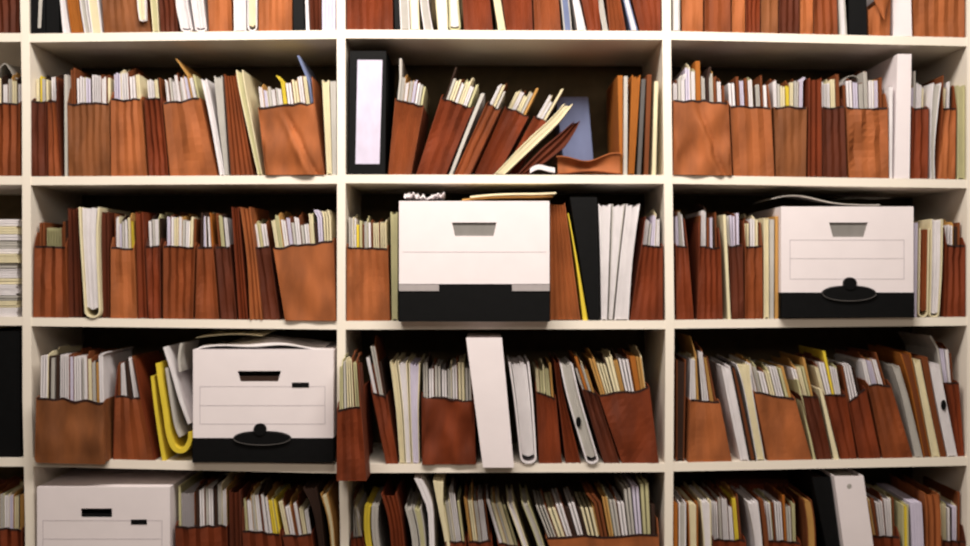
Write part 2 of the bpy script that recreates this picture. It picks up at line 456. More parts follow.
# cardboard archive box, end panel to the front
def BOX(cell, x0, x1, yt, yk, hole, s, d, y=-.01, depth=.34, trap=0, latch=None, knob=None, mark=None, lines=None, ins=None, tabs=None, bottom=None, rim=0):
    r, c = cell; xm = (x0+x1)/2
    zb = max(fz(r,c,x0), fz(r,c,x1)); slope = (fz(r,c,x1)-fz(r,c,x0))/(X(x1)-X(x0))
    a, b = X(x0, y), X(x1, y); zt = Z(yt, y); zk = Z(yk, y); y1 = y+depth; tk = .004
    loc = Vector(((a+b)/2, y+depth/2, zb)); o = root('storage_box', loc)
    hx0, hx1, hy0, hy1 = hole; ha, hb, hc, hd = X(hx0,y), X(hx1,y), Z(hy1,y), Z(hy0,y); tr = trap/S
    m = MB()
    for A in ([(a,zk),(ha,zk),(ha,hc),(ha,hd),(ha,zt),(a,zt)], [(hb,zk),(b,zk),(b,zt),(hb,zt),(hb,hd),(hb,hc)],
              [(ha,zk),(hb,zk),(hb,hc),(hb-tr,hc),(ha+tr,hc),(ha,hc)], [(ha,hd),(hb,hd),(hb,zt),(ha,zt)]):
        m.prism([(x,y,z) for x,z in A], [(x,y+tk,z) for x,z in A])
    if tr:
        for sg, p in ((1,ha),(-1,hb)):
            A = [(p,hc),(p+sg*tr,hc),(p,hd)]; m.prism([(x,y,z) for x,z in A], [(x,y+tk,z) for x,z in A])
    m.box(a, a+tk, y+tk, y1, zb+.0005, zt); m.box(b-tk, b, y+tk, y1, zb+.0005, zt)
    m.box(a+tk, b-tk, y1-tk, y1, zb+.0005, zt); m.box(a+tk, b-tk, y+tk, y1-tk, zb+.0005, zb+tk)
    build('box_body', m, 'W', o, loc)
    m = MB(); m.box(a, b, y, y1, zt, zt+.0035); build('lid', m, 'W', o, loc)
    m = MB(); m.box(a-.001, b+.001, y-.002, y+tk-.0005, zb, zk); m.box(a-.001, a, y-.002, y1, zb, zk); m.box(b, b+.001, y-.002, y1, zb, zk)
    q = build('lower_panel', m, 'k', o, loc); q['label'] = 'black lower panel'
    if ins:
        m = MB(); m.box(ha-.01, hb+.01, y+tk+.0006, y+tk+.004, hc-.008, hd+(.004 if ins == 'J' else -.012)); build('handle_flap', m, ins, o, loc)
    if latch:
        lx, ly, rx, ry = latch; cx, cz = X(lx,y), Z(ly,y); Rx, Rz = rx/S, ry/S
        def ell(k1, k2): return [(cx+Rx*k1*math.copysign(abs(math.cos(t))**.8, math.cos(t)), cz+Rz*k2*math.sin(t)) for t in [2*math.pi*i/28 for i in range(28)]]
        m = MB(); A = ell(1,1); B = ell(.93,.85)
        m.prism([(x,y-.008,z) for x,z in B], [(x,y-.002,z) for x,z in A]); q = build('latch', m, 'k', o, loc); q['label'] = 'black oval closing tab'
        kx, ky, kr_ = knob; kz = Z(ky,y); kxx = X(kx,y); R = kr_/S
        m2 = MB(); A = [(kxx+R*math.cos(2*math.pi*i/16), kz+R*.95*math.sin(2*math.pi*i/16)) for i in range(16)]
        m2.prism([(x,y-.011,z) for x,z in A], [(x,y-.0005,z) for x,z in A]); build('knob', m2, 'k', q, loc)
        m2 = MB(); m2.tube([(cx+Rx*.97*math.cos(t), y-.0075, cz+Rz*.92*math.sin(t)) for t in [math.pi*(1+i/20) for i in range(21)]], .0009); build('latch_rim', m2, 'Q', q, loc)
    if mark:
        q0,q1,q2,q3 = mark; m = MB(); m.box(X(q0,y), X(q1,y), y-.0008, y+.0005, Z(q3,y), Z(q2,y)); q = build('printed_mark', m, 'k', o, loc)
    if lines:
        lx0, lx1, ys = lines; m = MB(); t = .0011
        for q in ys: m.box(X(lx0,y), X(lx1,y), y-.0004, y+.0004, Z(q,y)-t/2, Z(q,y)+t/2)
        for q in (lx0, lx1):
            if len(ys) > 1: m.box(X(q,y)-t/2, X(q,y)+t/2, y-.0004, y+.0004, Z(ys[-1],y), Z(ys[0],y))
        build('label_lines', m, 'L', o, loc)
    if tabs:
        for q0, q1, q2, q3 in tabs:
            m = MB(); m.box(X(q0,y), X(q1,y), y-.004, y-.0015, Z(q3,y), Z(q2,y)); q = build('side_tab', m, 'G', o, loc); q['label'] = 'grey folded tab'
    tag(o, f'{s} {d}, {bay(cell)}', 'storage box', 'cardboard storage boxes on the shelves')
    return o

# loose sheets lying about: a curled grid
def LOOSE(cell, x0, x1, y0, y1, zf, col, s, th=.0012, nx=16, ny=8, name='loose_sheet', cat='paper', group=None):
    P_ = []
    for j in range(ny+1):
        v = j/ny; row = []
        for i in range(nx+1):
            u = i/nx; yy = y0+(y1-y0)*v
            row.append(Vector((X(x0, y0)+(X(x1, y0)-X(x0, y0))*u, yy, zf(u, v))))
        P_.append(row)
    m = MB(); m.sheet(P_, (0,0,th)); xs = [p.x for r_ in P_ for p in r_]
    loc = Vector((sum(xs)/len(xs), (y0+y1)/2, min(p.z for r_ in P_ for p in r_)))
    o = build(name, m, col, None, loc, smooth=True); tag(o, f'{s}, {bay(cell)}', cat, group); return o
# ================================================================== second shelf (row 1), left bay
c = (1,1)
P(c,31,47.5,31,46,101,101,'D','c5 y2.5 g5 c3','narrow dark striped file','against the left upright',ct=77,lp=4,rp=0)
P(c,48,62,47,57,101,100,'M','w6 b2','slim leaning brown file','second from the left upright',ct=78,rp=22,pcol='D')
F(c,[(74,64,67.5),(172,64.5,67.5)],'g','card','thin grey-brown folder','between slim brown file and wide pleated file')
P(c,68.5,110,67,109.5,103,103,'P','b6^8 w9 l6 w10 w5 c3','wide plain brown pleated file','with pale vertical stripes',ct=77,pl=6,lp=16,rp=8,amp=.003)
P(c,111,147,110.5,141,99,99,'O','l7 w7 w6 c4','tan pleated file','with bright papers right of wide brown file',ct=75,pl=4,lp=9,rp=4,amp=.005)
P(c,149,168.5,144,161,98,98,'R','w7 c4 b2','slim red-brown file','left of the crinkled tan file',ct=78,lp=2,rp=2)
P(c,170,217,163,200,103,97.5,'O','w4 g3 w4 w4^2 g2 w4 l4 n2^18~-9 w4 e3','crinkled tan file','with a tall manila sheet leaning above',ct=77,pl=2,amp=.004,cr=.006,rp=0)
F(c,[(79,201,206.5),(120,210,215),(172,220,225)],'w','flat','white leaning folder','just right of crinkled tan file',cover='w')
F(c,[(76,214,222),(125,219,225),(172,225.3,228.5)],'g','flat','grey and white tapering folder','left of the closed brown file',cover='g')
F(c,[(74,224,235.5),(172,231,253)],'M','wallet','closed brown leaning file','between grey folder and cream folder',cat='expanding file',name='expanding_file')
F(c,[(70,236,243),(95,240,247),(172,258,262)],'e','flat','olive-cream leaning folder','with dark gap on its right',cover='c')
P(c,265.5,324,258,314.5,108,101.5,'O','w4 l4 g3 w4 g2 w4 y4^8~-5 w6^6 c6^6 w5^8 c4^9 s3^28~-8','big creased tan file','with yellow sheet, at right end',ct=84,pl=0,cr=.005,lp=2,rp=26,dy=-.004)
F(c,[(80,322,329),(172,327,332)],'c','flat','cream folder','right of the big creased tan file',cover='c')
F(c,[(80,330,336.2),(172,332.5,336.4)],'g','card','grey folder','pressed against the right upright')
# second shelf, middle bay
c = (1,2)
CASE(c,51,350,386,349,385,'k','black ring binder with white spine label','at the left end',label=(357.5,382.5,60,164,'l'),depth=.27)
P(c,388,411,395,424,99,105,'M','g3^20~-2 g4^3 w4 g4 l4 w3 g3 e3','tall grey-papered brown file','right of the black binder',ct=80,lp=2,rp=-1,pl=3)
P(c,416,446,441,473,97,108,'R','x2^16 g3 c6 w4 c5 w5 e3','leaning red-brown file','with cream papers at middle left',ct=80,lp=4,rp=3,pl=3)
F(c,[(93,481,485),(130,466,470),(172,449,452.5)],'g','card','thin grey leaning folder','between two leaning brown files')
P(c,454,469.5,486.5,500,103,110,'M','w4 c4 g3','slim leaning brown file','right of the thin grey folder',ct=86,lp=3,rp=3,pl=2)
P(c,473,497,505,529,106,116,'R','c4 w5 c5 g3 n3^6','second leaning red-brown file','with pale papers, mid bay',ct=90,pl=2,lp=1,rp=1,dy=.072,depth=.22)
P(c,501,515,534,548,116,122,'R','w4 w4 c3^8','steep leaning red-brown file','above the curved cream folder',ct=97,pl=1,lp=0,rp=0,dy=.072,depth=.22)
F(c,[(104,564,573),(121,548,560),(140,527,541),(172,494,504)],'c','flat','curved cream folder','slumped low to the right',cover='c',y=.002,depth=.062)
F(c,[(121,574,580),(135,558,573),(150,540,561),(172,517,528)],'D','wallet','slumped dark brown file','under the curved cream folder',y=.002,depth=.062,cat='expanding file',name='expanding_file')
CASE(c,97,556,588,566,595,'s','slate blue binder','leaning behind the slumped folders',y=.19,depth=.15)
zt = fz(1,2,540)
LOOSE(c,530,555,.0,.064,lambda u,v: zt+.001+.014*math.sin(math.pi*u)*(.6+.4*v)+.002*(1+math.sin(7*u)),'w','crumpled white papers lying left of flat brown file',th=.011,name='paper_bundle',cat='papers')
# flat file lying on its side
def flatfile():
    loc = (X(590), .1, fz(1,2,590)); o = root('expanding_file', loc); b = loc[2]
    def top(u): return .040+.006*math.cos(2*math.pi*u+.6)+.003*math.sin(9*u)+.004*u
    for k,(h0,h1) in enumerate(((0,.16),(.84,1.0))):
        P_ = []
        for j in range(7):
            v = j/6; row = []
            for i in range(15):
                u = i/14; t = top(u)
                z = (.001+.006*math.sin(3*u)**2) if k == 0 else t-.004
                row.append(Vector((X(556.5)+(X(622)-X(556.5))*u, .002+.2*v, b+z)))
            P_.append(row)
        m = MB(); m.sheet(P_, (0,0,.0025)); build('side_panel', m, 'O' if k else 'M', o, loc, smooth=True)
    G = []
    for i in range(9):
        v = i/8; row = []
        for j in range(15):
            u = j/14; t = top(u); zz = .003+(t-.006)*v
            row.append(Vector((X(558)+(X(620.5)-X(558))*u, .004+.016*math.sin(math.pi*v)*(.7+.3*math.sin(5*u)), b+zz)))
        G.append(row)
    m = MB(); m.sheet(G, (0,.0014,0)); build('gusset', m, 'O', o, loc, smooth=True)
    tag(o,'bright orange-brown file lying flat below the blue binder, second-shelf middle bay','expanding file','expanding files, second-shelf middle bay')
flatfile()
F(c,[(75,624,628),(172,623.5,627.5)],'g','card','grey papers','right of the big amber folder',cat='papers',name='paper_bundle',y=.008)
F(c,[(75,617.5,623),(172,622.6,623.3)][:1]+[(172,620,623)],'a','card','big amber folder','behind right end of flat brown file',y=.02,depth=.26)
F(c,[(75,632,640.5),(172,628.5,634)],'a','flat','thick amber folder','third from the right upright',cover='a')
F(c,[(78,641.5,646),(172,637,641)],'Q','card','dark grey folder','right of the thick amber folder')
F(c,[(74,647,652),(172,644,648.5)],'b','card','brown folder','near the right upright')
F(c,[(80,654.5,658.5),(172,652,656)],'c','card','cream folder','beside the right upright')
# second shelf, right bay
c = (1,3)
P(c,673.5,732,673.5,728.5,100,102,'O','w4 g3^5~3 w4^8~3 l5^12 w4^14 a5^22 g4^8 x3^16~4 g4^12 b3^6 w4^3 b3','broad tan file with diagonal crease','at the left end',ct=82,pl=0,cr=.005,lp=0,rp=3,dy=-.004)
P(c,733.5,774.5,730,771,106,107,'O','w6 b3^3 l4 b3^4 w4 x2 g4 b2^5 w3','tan file with red streaks','right of the broad creased file',ct=82,pl=3,lp=4,rp=24,amp=.006,cr=.003)
P(c,776,806,774,807,107,107,'P','w4^3 g3 c5 y4 c4^3 g5 l4^8~4','plain brown file','with yellow and cream papers',ct=83,pl=4,amp=.0025,lp=0,rp=0)
F(c,[(78,809,821.5),(172,808,822)],'R','wallet','closed red-brown file','between plain and dark pleated files',cat='expanding file',name='expanding_file')
P(c,823,847,822.5,844.5,107,107,'D','w5 w4 c5 b4^8','dark brown pleated file','left of the notched tan file',ct=82,pl=3,lp=1,rp=10,amp=.006)
P(c,849,889,846,888,108,108,'O','b3 w6 l5 g4 g4^10 w5^6 l4^4 b3^6','notched tan file','with a curved grey sheet above',ct=83,pl=3,cr=.006,lp=3,rp=16)
F(c,[(86,889.3,893.2),(172,889.6,892.6)],'w','card','slim white folder','left of the white upright case')
CASE(c,54,897.5,911.5,894.5,909.5,'W','tall white narrow case','near the right end',cat='magazine file',name='magazine_file',depth=.28)
P(c,911,928,913,929,108,108,'R','l4 g3^14 w4 w4 c2','short red-brown file','right of the tall white case',ct=85,pl=2)
F(c,[(83,933,941.5),(110,931,938),(150,930.5,934.5),(172,931,935)],'g','flat','grey tapering folder','between two files at right end',cover='w')
P(c,937,955.5,942.5,956.5,108,108,'O','b3^9 c4 w4 x2','small tan file','with tall brown back near right end',ct=84,pl=2,lp=24,rp=24,pcol='M')
F(c,[(85,958,965),(172,957.5,965)],'e','flat','pale olive folder','against the right upright',cover='e')
zc = Z(86)
LOOSE(c,838,866,.07,.15,lambda u,v: Z(84)+.03*math.sin(math.pi*u)+.004*v,'g','curved grey sheet arching above the notched tan file')
# far-left bays
P((0,0),-20,19,-20,18,-30,-30,'D','','dark maroon file','cut off by the photo edge',pl=5)
P((1,0),-22,20,-22,19.5,103,103,'M','w6 w6 c5 w5 g4 c5 w4','brown file','with cream papers at photo edge',ct=80,pl=5)
LOOSE((1,0),-8,17,.05,.22,lambda u,v: Z(76)+.035*math.sin(math.pi*u)**2+.01*v,'g','curled grey sheet on top of the brown file',th=.003)
z = fz(2,0,0); y_ = 316
colr = 'wcgwcwgcwgwcw'; hts = [9,7,5,11,6,10,5,9,5,8,6,8,7]
DESC = ['bottom white','second lowest cream','lowest grey','white papers above lowest grey','cream above that white','middle white','middle grey','cream above middle grey','white below upper grey','upper grey','white above upper grey','topmost cream','topmost white']
for i,(k,h) in enumerate(zip(colr,hts)):
    hh = h/S; tl = .012*math.sin(i*1.7)
    m = MB(); x0, x1 = X(-60+random.uniform(-6,4)), X(18.5-random.uniform(0,2.5)); yy = random.uniform(0,.012)
    ns = max(2, int(h/2.2))
    for q in range(ns):
        a, b = z+hh*q/ns, z+hh*(q+.86)/ns
        m.box(x0+random.uniform(0,.004), x1-random.uniform(0,.005), yy+random.uniform(0,.003), .24, a, b)
    lc = ((x0+x1)/2, .12, z); o = build('paper_bundle', m, k, None, lc)
    tag(o, f'{NAME[k]} papers, {ORD[i]} layer from the bottom of the lying stack, {bay((2,0))}', 'papers', 'lying stack of papers, third-shelf far-left bay'); z += hh+.0004
o = CASE((3,0),331,-24,20,-24,20.5,'k','large plain black block','filling the bay at photo edge',y=.01,depth=.3)  # block added to fill the bay with solid black
P((4,0),-22,22,-22,22,528,530,'R','c6 n5 c5 g4 w5 l4 c5 n5','red-brown file','with tan folders at photo edge',ct=499,pl=4)
F((4,0),[(478,-20,22),(596,-20,22)],'D','wallet','dark brown wide file','behind the red-brown file',y=.29,depth=.06,cat='expanding file',name='expanding_file')
# ================================================================== third shelf (row 2), left bay
c = (2,1)
P(c,33,68,34,66,246,247,'M','b6^5 e15 b3^8 x2^8','brown file with greenish papers','against the left upright',ct=226,pl=3,lp=14,rp=10,cr=.003)
F(c,[(208,68,77),(313,69,82)],'D','wallet','closed dark brown file','left of the white sagging folder',y=.012,cat='expanding file',name='expanding_file')
F(c,[(207,78.5,100),(240,80,98),(312,85,101)],'w','u','white sagging folder','with cream cover near left end',cover='c',y=-.004)
F(c,[(212,101.5,108.5),(313,102.5,109.5)],'D','wallet','closed dark brown slim file','right of the white sagging folder',y=.014,cat='expanding file',name='expanding_file')
P(c,110.5,137,110.5,134,247,248,'O','b2^8 w4 l4 g3 w4 c4 y4','tan file with yellow edge papers','third of bay from left',ct=221,pl=2,lp=10,rp=7,cr=.003)
F(c,[(212,135.5,143),(313,138.5,147)],'R','wallet','closed red-brown slim file','right of tan yellow-edged file',y=.008,cat='expanding file',name='expanding_file')
P(c,148,161,145,160,246,246,'R','w4 g3 w5 x2^3','small dark red file','left of the striped brown file',ct=218,pl=2,lp=8,rp=8,pcol='D')
P(c,163,193,163,195,246,247,'M','l4 w3 c5 w4 g3 w5 c3 b3','striped brown file','left of bay centre',ct=219,pl=4,lp=5,rp=5)
P(c,195,219,197,213,247,247,'M','x4^4 l4 x2^8 w3 a3^8','brown file with dark cards','at bay centre',ct=219,pl=2,lp=3,rp=3,amp=.009)
P(c,221,237,215,230,247,247,'D','b3^6 e4^3 w4','narrow dark brown file','with green-edged papers',ct=219,pl=2,amp=.008)
F(c,[(207,231.5,238.5),(313,239,248)],'R','wallet','closed red-brown leaning file','left of the closed tan file',cat='expanding file',name='expanding_file')
F(c,[(207,240,250),(260,247,256),(313,250,262)],'O','wallet','closed tan leaning file','right of bay centre',y=-.003,cat='expanding file',name='expanding_file')
P(c,264,280,253,270,247,247,'D','w5 e3^-2 w6','dark leaning brown file','left of big smooth tan file',ct=222,pl=2,amp=.008,lp=2,rp=0,dy=.01)
P(c,285,336,273,333.5,248,240.5,'O','c4 e4^5 w5 l4^3 g3 w5^4 g3 w5 c4^4 x3 l5^8~-4 c8^12~-2','big smooth tan file','at the right end',ct=220,pl=0,cr=.003,lp=0,rp=3,dy=-.006)
# third shelf, middle bay
c = (2,2)
P(c,346.5,390,346.5,388,247,248,'O','g6 w2 y3 e3 b2 g4 w3 b2 c7 c7','tan red-streaked file','left of the white box',ct=221,pl=5,amp=.006,lp=4,rp=3)
F(c,[(212,390.5,397.5),(313,392,397.5)],'e','flat','greenish grey folder','squeezed against the white box',cover='e')
BOX(c,399,549.5,202.5,284,(452,496.5,222.5,236),'large white and black storage box','with two grey side tabs',y=-.06,depth=.4,trap=3,ins='J',lines=(403,546,(252,)),tabs=((399,439,284.5,291),(512,549.5,284.5,291)))
zz = Z(202.5,-.06)+.0042
P_ = 0
o = LOOSE(c,462,553,-.02,.22,lambda u,v: zz+.002+.011*u+.002*math.sin(5*u),'n','manila folder lying on the large box',th=.004,name='file_folder',cat='folder')
o = LOOSE(c,470,556,-.03,.2,lambda u,v: zz+.008+.011*u+.002*math.sin(5*u),'c','cream folder lying on manila folder on large box',th=.004,name='file_folder',cat='folder')
o = LOOSE(c,404,425,-.04,.1,lambda u,v: zz+.001+.022*abs(noise.noise(Vector((u*3.3,v*2,4.2))))+.012*abs(noise.noise(Vector((u*8,v*5,1.2))))+.004*(1-u),'w','crumpled white sheet at left of large box top',th=.0025)
o = LOOSE(c,427,444,-.04,.1,lambda u,v: zz+.001+.02*abs(noise.noise(Vector((u*2.6+5,v*2,9.2))))+.014*abs(noise.noise(Vector((u*7,v*6,3.2))))+.006*u,'w','curled white sheet beside crumpled sheet on large box',th=.0025)
F(c,[(203,550.3,565),(313,550.3,580.5)],'O','wallet','tall closed tan file','right of the large white box',cat='expanding file',name='expanding_file')
F(c,[(212,567.5,568.6),(260,575.5,577.5),(313,583,588)],'y','card','yellow sheet folder','between tall tan file and black binder')
CASE(c,197,570,597,589.5,599.5,'k','black ring binder','between tan file and white folders',depth=.26)
F(c,[(204,598.5,611),(260,600.5,609),(313,601.5,607)],'w','flat','white tapering folder','leftmost of three right of black binder',cover='w')
F(c,[(204,612,625),(260,610.5,618.5),(313,608.5,612.5)],'w','flat','white wedge folder','middle of three right of black binder',cover='g')
F(c,[(204,626.5,640),(260,620,632.5),(313,614.5,628.5)],'w','flat','white leaning folder','rightmost of three right of black binder',cover='w')
P(c,630,663,641.5,663,246,246,'R','w7 g3 l6^3 w5','red-brown file','against the right upright',ct=221,pl=4,lp=30,rp=3,amp=.006)
# third shelf, right bay
c = (2,3)
P(c,676.5,694,676,688,246,246,'R','l5 g4^3 w3','red-brown file','against the left upright',ct=217,pl=2,rp=28,amp=.006)
P(c,697,723,699,721,247,247,'R','b3^3 w8^5 b4 l4 x3 b3^3','pleated red-brown file','with white and lilac papers',ct=219,pl=4,amp=.008,lp=25,rp=20)
F(c,[(214,723,726),(313,728,731)],'c','card','thin cream folder','between two red-brown files')
P(c,732,744,728.5,743,246,246,'D','g3 l6 l3','narrow dark file','with lilac-white papers',ct=217,pl=2,amp=.007)
P(c,745,763,745,762.5,246,246,'M','c6 w6 c3','brown file with cream papers','left of the cream folder',ct=222,pl=2,lp=26,rp=24)
F(c,[(218,764,768.5),(313,764,769)],'c','flat','cream folder','left of the slate grey papers',cover='c')
F(c,[(218,769.5,774.5),(313,770,774)],'g','card','slate grey papers','between cream and manila folders',cat='papers',name='paper_bundle')
F(c,[(216,775.3,778.5),(313,775,778.5)],'n','card','thin manila folder','left of the white storage box')
BOX(c,781,913.5,208,292.5,(829,868,222.5,237),'white and black storage box','with oval black tab and grey handle',y=-.015,depth=.34,trap=4,ins='J',latch=(848.5,293.5,27.5,8),knob=(849,283.5,6.6),lines=(790,904,(240,258.5,279)))
zz = Z(208,-.015)+.0038
LOOSE(c,772,880,.02,.22,lambda u,v: zz+.004+.022*math.exp(-((u-.2)/.3)**2)+.012*v*math.sin(3*u),'g','sagging grey sheet on the white box',th=.002)
LOOSE(c,845,890,.12,.28,lambda u,v: zz+.026+.010*math.sin(2.5*u)*v,'g','curled grey sheet at right of white box top',th=.0015)
F(c,[(222,914,918.3),(313,914,917)],'l','card','thin lilac-white folder','right of the white storage box')
F(c,[(228,919.5,929.5),(313,918,928)],'M','u','slim folder with cream cover','and brown filling',cover='c')
F(c,[(219,931,943),(270,930.5,942),(313,929.3,939)],'w','u','thick white folder','with rounded cream bottom edge',cover='c')
P(c,944,965.5,946,965.5,245,245,'R','w9 x3^-2 b3','red-brown file','against the right upright',ct=223,pl=3,lp=18,rp=8,amp=.006)
# ================================================================== fourth shelf (row 3), left bay
c = (3,1)
P(c,34.5,106,36,104,398,402,'P','w8 x3 d0.1 g4 x4 w10 l4 w8 g2 w4 c4^2 g4 n3 w5^6~6'.replace('d0.1 ',''),'wide flat brown file','at the left end',ct=359,pl=0,cr=.004,lp=2,rp=2,dy=-.03,sag=3)
P(c,113,155,114.5,141,396,397,'M','b3 w7 x5 w6 b3^3','brown file with two white sheafs','left of yellow folder',ct=362,pl=3,lp=30,rp=38,amp=.005,pcol='R')
F(c,[(376,150.5,154),(415,155,158.5),(452,162,166)],'y','card','yellow outer folder strip','left of the yellow hooked folder')
def hook(pts, th, col, y0, y1, name, lab, cat, fillpts=None):
    P_ = [Vector((X(a), 0, Z(b))) for a, b in pts]; m = MB()
    n = len(pts)-1; R = []
    for i in range(n*4+1):
        u = i/4; k = min(int(u), n-1); u -= k; p0,p1,p2,p3 = P_[max(k-1,0)],P_[k],P_[k+1],P_[min(k+2,n)]
        R.append(.5*((2*p1)+(p2-p0)*u+(2*p0-5*p1+4*p2-p3)*u*u+(3*p1-p0-3*p2+p3)*u**3))
    L = []
    for i, p in enumerate(R):
        t = (R[min(i+1,len(R)-1)]-R[max(i-1,0)]).normalized(); nn = Vector((t.z,0,-t.x)); L.append((p+nn*th/2, p-nn*th/2))
    for (a,b),(q,s) in zip(L, L[1:]):
        m.prism([(a.x,y0,a.z),(b.x,y0,b.z),(s.x,y0,s.z),(q.x,y0,q.z)], [(a.x,y1,a.z),(b.x,y1,b.z),(s.x,y1,s.z),(q.x,y1,q.z)])
    lc = (sum(p.x for p in R)/len(R), y0, min(p.z for p in R)-th/2); return m, lc
def yellow():
    m, lc = hook([(158,363),(161,385),(165,410),(169,436),(175,449),(184,450),(190,440),(190.5,432)], .011, 'y', .0, .22, '', '', '')
    o = root('file_folder', lc); build('cover', m, 'y', o, lc)
    m, _ = hook([(166,368),(170,395),(175,425),(180,437)], .006, 'g', .004, .2, '', '', ''); build('papers', m, 'g', o, lc)
    tag(o, 'bright yellow folder hooking round at the bottom beside the storage box, fourth-shelf left bay', 'folder', 'folders, fourth-shelf left bay')
    m, lc = hook([(164,347),(172,372),(180,400),(189,424)], .008, 'w', .006, .2, '', '', ''); lc2 = lc
    o = root('paper_bundle', lc2); build('sheets', m, 'w', o, lc2)
    tag(o, 'white papers leaning out of the yellow folder, fourth-shelf left bay', 'papers')
    m, lc = hook([(180,344),(178,358),(179,372)], .006, 'g', .01, .18, '', '', '')
    o = root('paper_bundle', lc); build('sheets', m, 'g', o, lc)
    tag(o, 'grey sheaf crossing above the leaning white papers, fourth-shelf left bay', 'papers')
yellow()
BOX(c,193,333.5,351,438,(237.5,281,371,381.5),'white and black storage box','under crumpled papers at right end',y=-.012,depth=.33,trap=3,ins='x',latch=(262.5,438,29,7.2),knob=(260.5,429,6.3),mark=(292,309,382.5,387.5),lines=(200,325,(386.5,405.5,424)))
zz = Z(351,-.012)+.0038
LOOSE(c,198,322,-.008,.2,lambda u,v: zz+.001+.020*max(0,math.sin(math.pi*(u*1.05)))**1.2*(.35+.65*v)+.003*math.sin(11*u+4*v),'w','crumpled white sheet spread on the storage box',th=.002,nx=28)
LOOSE(c,196,262,.02,.24,lambda u,v: zz+.024+.008*math.sin(2.6*u)+.004*v,'c','cream sheet curling over crumpled sheet on storage box',th=.0015)
# fourth shelf, middle bay
c = (3,2)
hang = P(c,336.5,366.5,337,361,410,407,'R','e4 g3 c8^3 e5','red-brown file spilling past upright','hanging over the shelf edge',ct=366,pl=3,dy=-.1,depth=.096,pb=481,lp=6,rp=40,amp=.008,pcol='R')
def rear():
    m = MB(); l = hang.location; z = fz(3,2,355)
    for a in (348, 364): m.box(X(a), X(a)+.002, -.012, .2, z, Z(385))
    m.box(X(348), X(364)+.002, -.012, .2, z, z+.0015); build('rear_panel', m, 'R', hang, tuple(l))
rear()
P(c,386,398,371.5,387,392,396,'R','w5^4 b2 g6^14 x3','slim leaning red-brown file','with tall grey sheet',ct=364,pl=2,amp=.005,rp=0,lp=8)
F(c,[(362,390,396.3),(410,396,401.6),(460,400,404.8)],'c','flat','cream leaning folder','leftmost of three beside dark red file',cover='c')
F(c,[(362,397.5,407),(410,402.7,409),(460,405.7,411.3)],'w','flat','white leaning folder','middle of three beside dark red file',cover='c')
F(c,[(363,408.5,420),(410,410,418.5),(460,412.3,419.5)],'l','flat','lilac-white folder','rightmost of three beside dark red file',cover='c')
P(c,422,476,421.5,474,395,401.5,'R','g5 w5 g6^2 w5 g4 w5^4 c6^2 g6','broad dark red file','left of the tall white case',ct=367,pl=0,cr=.006,lp=1,rp=2,dy=-.006)
CASE(c,338,466,502,483,514,'W','tall white tilted case','in the middle',y=-.055,depth=.24,cat='magazine file',name='magazine_file')
F(c,[(362,508.5,529),(400,514,533),(462,521,537)],'w','u','white rounded folder','right of the tilted white case',cover='w',y=-.004)
P(c,539,562,536,556,391,398,'R','c4 e6 e5 n3^6','small dark red file','with greenish papers',ct=369,pl=3,lp=8,rp=3,amp=.007)
F(c,[(361,554.5,559.5),(390,557.5,562.5),(460,566,581)],'R','wallet','closed red-brown file','left of the long white folder',cat='expanding file',name='expanding_file')
F(c,[(364,560,572.5),(400,568,581),(462,587,600)],'g','u','long white tilted folder','with a black clip',cover='w',spot=(578.5,422),y=-.006)
P(c,604,620,582,597,390,394,'D','g4 a5^8 g4 n4','dark leaning file','with amber folder on top',ct=367,pl=2,lp=4,rp=3)
P(c,622,659,599,649.5,396,387,'R','n5 c8 c6 n4 w9 a5 n5^2','broad red file with amber papers','at the right end',ct=359,pl=2,cr=.005,lp=0,rp=2,amp=.006)
# fourth shelf, right bay
c = (3,3)
F(c,[(360,676.5,686),(452,676.5,684)],'x','flat','dark brown folder','against the left upright',cover='b',y=.02)
P(c,688,732,690,720,400,402,'O','w8 n3^20~-5 x3 w9^5 n5 b3^3','tan file with tall cream sheet','at the left end',ct=359,pl=2,cr=.003,lp=0,rp=2)
F(c,[(366,721.5,730),(400,728,737),(452,741,749)],'w','flat','white leaning folder','right of first tan file',cover='w')
F(c,[(366,731.5,734.5),(400,738.5,743),(452,750.5,756)],'b','flat','brown leaning folder','between two white leaning folders',cover='x')
F(c,[(364,736,751),(390,744,752.5),(452,757,765)],'c','flat','cream-white leaning folder','left of second tan file',cover='w')
P(c,768,812,754,795,392,398,'O','w5 g4 w6 c5 w8^3 e3 n3^6','tan slanted file','with white papers, left of centre',ct=370,pl=2,cr=.003,lp=2,rp=3)
F(c,[(380,797,799),(452,813.6,816)],'e','card','thin olive strip folder','right of the tan slanted file')
P(c,817,832,800,818,396,396,'D','w6 c5 e3 n3^6','dark slanted brown file','at bay centre',ct=368,pl=2,lp=2,rp=3)
F(c,[(388,819,822),(452,834,839.5)],'c','card','cream strip folder','between two slanted brown files')
P(c,841,857,824,846,395,394,'R','c4 w6^5 y3^14 w7^3','red slanted file','with yellow sheet above',ct=370,pl=2,lp=6,rp=3)
P(c,859,881,848,866,402,389,'R','b2^9 w7^9~-3 x2','slim slanted red file','under a leaning white sheaf',ct=368,pl=2,lp=3,rp=3)
P(c,883,913,868,891,385,385,'M','w6^3 l7^3 w6^2 b3^7','plain brown slanted file','with lilac papers',ct=363,pl=3,lp=4,rp=5,amp=.004)
F(c,[(366,892.5,899),(400,903,909),(452,915.5,923)],'g','flat','grey slanted folder','right of plain brown slanted file',cover='g')
F(c,[(353,900,910.5),(390,911,918),(452,924,931)],'b','flat','wide brown slanted folder','between grey and cream folders',cover='a')
F(c,[(360,913.5,920),(400,921.5,928),(452,932.3,940)],'c','flat','cream slanted folder','right of wide brown folder',cover='c')
F(c,[(357,921.5,928),(400,929,935),(452,940.6,947)],'b','card','dark brown slanted folder','left of clipped white folder')
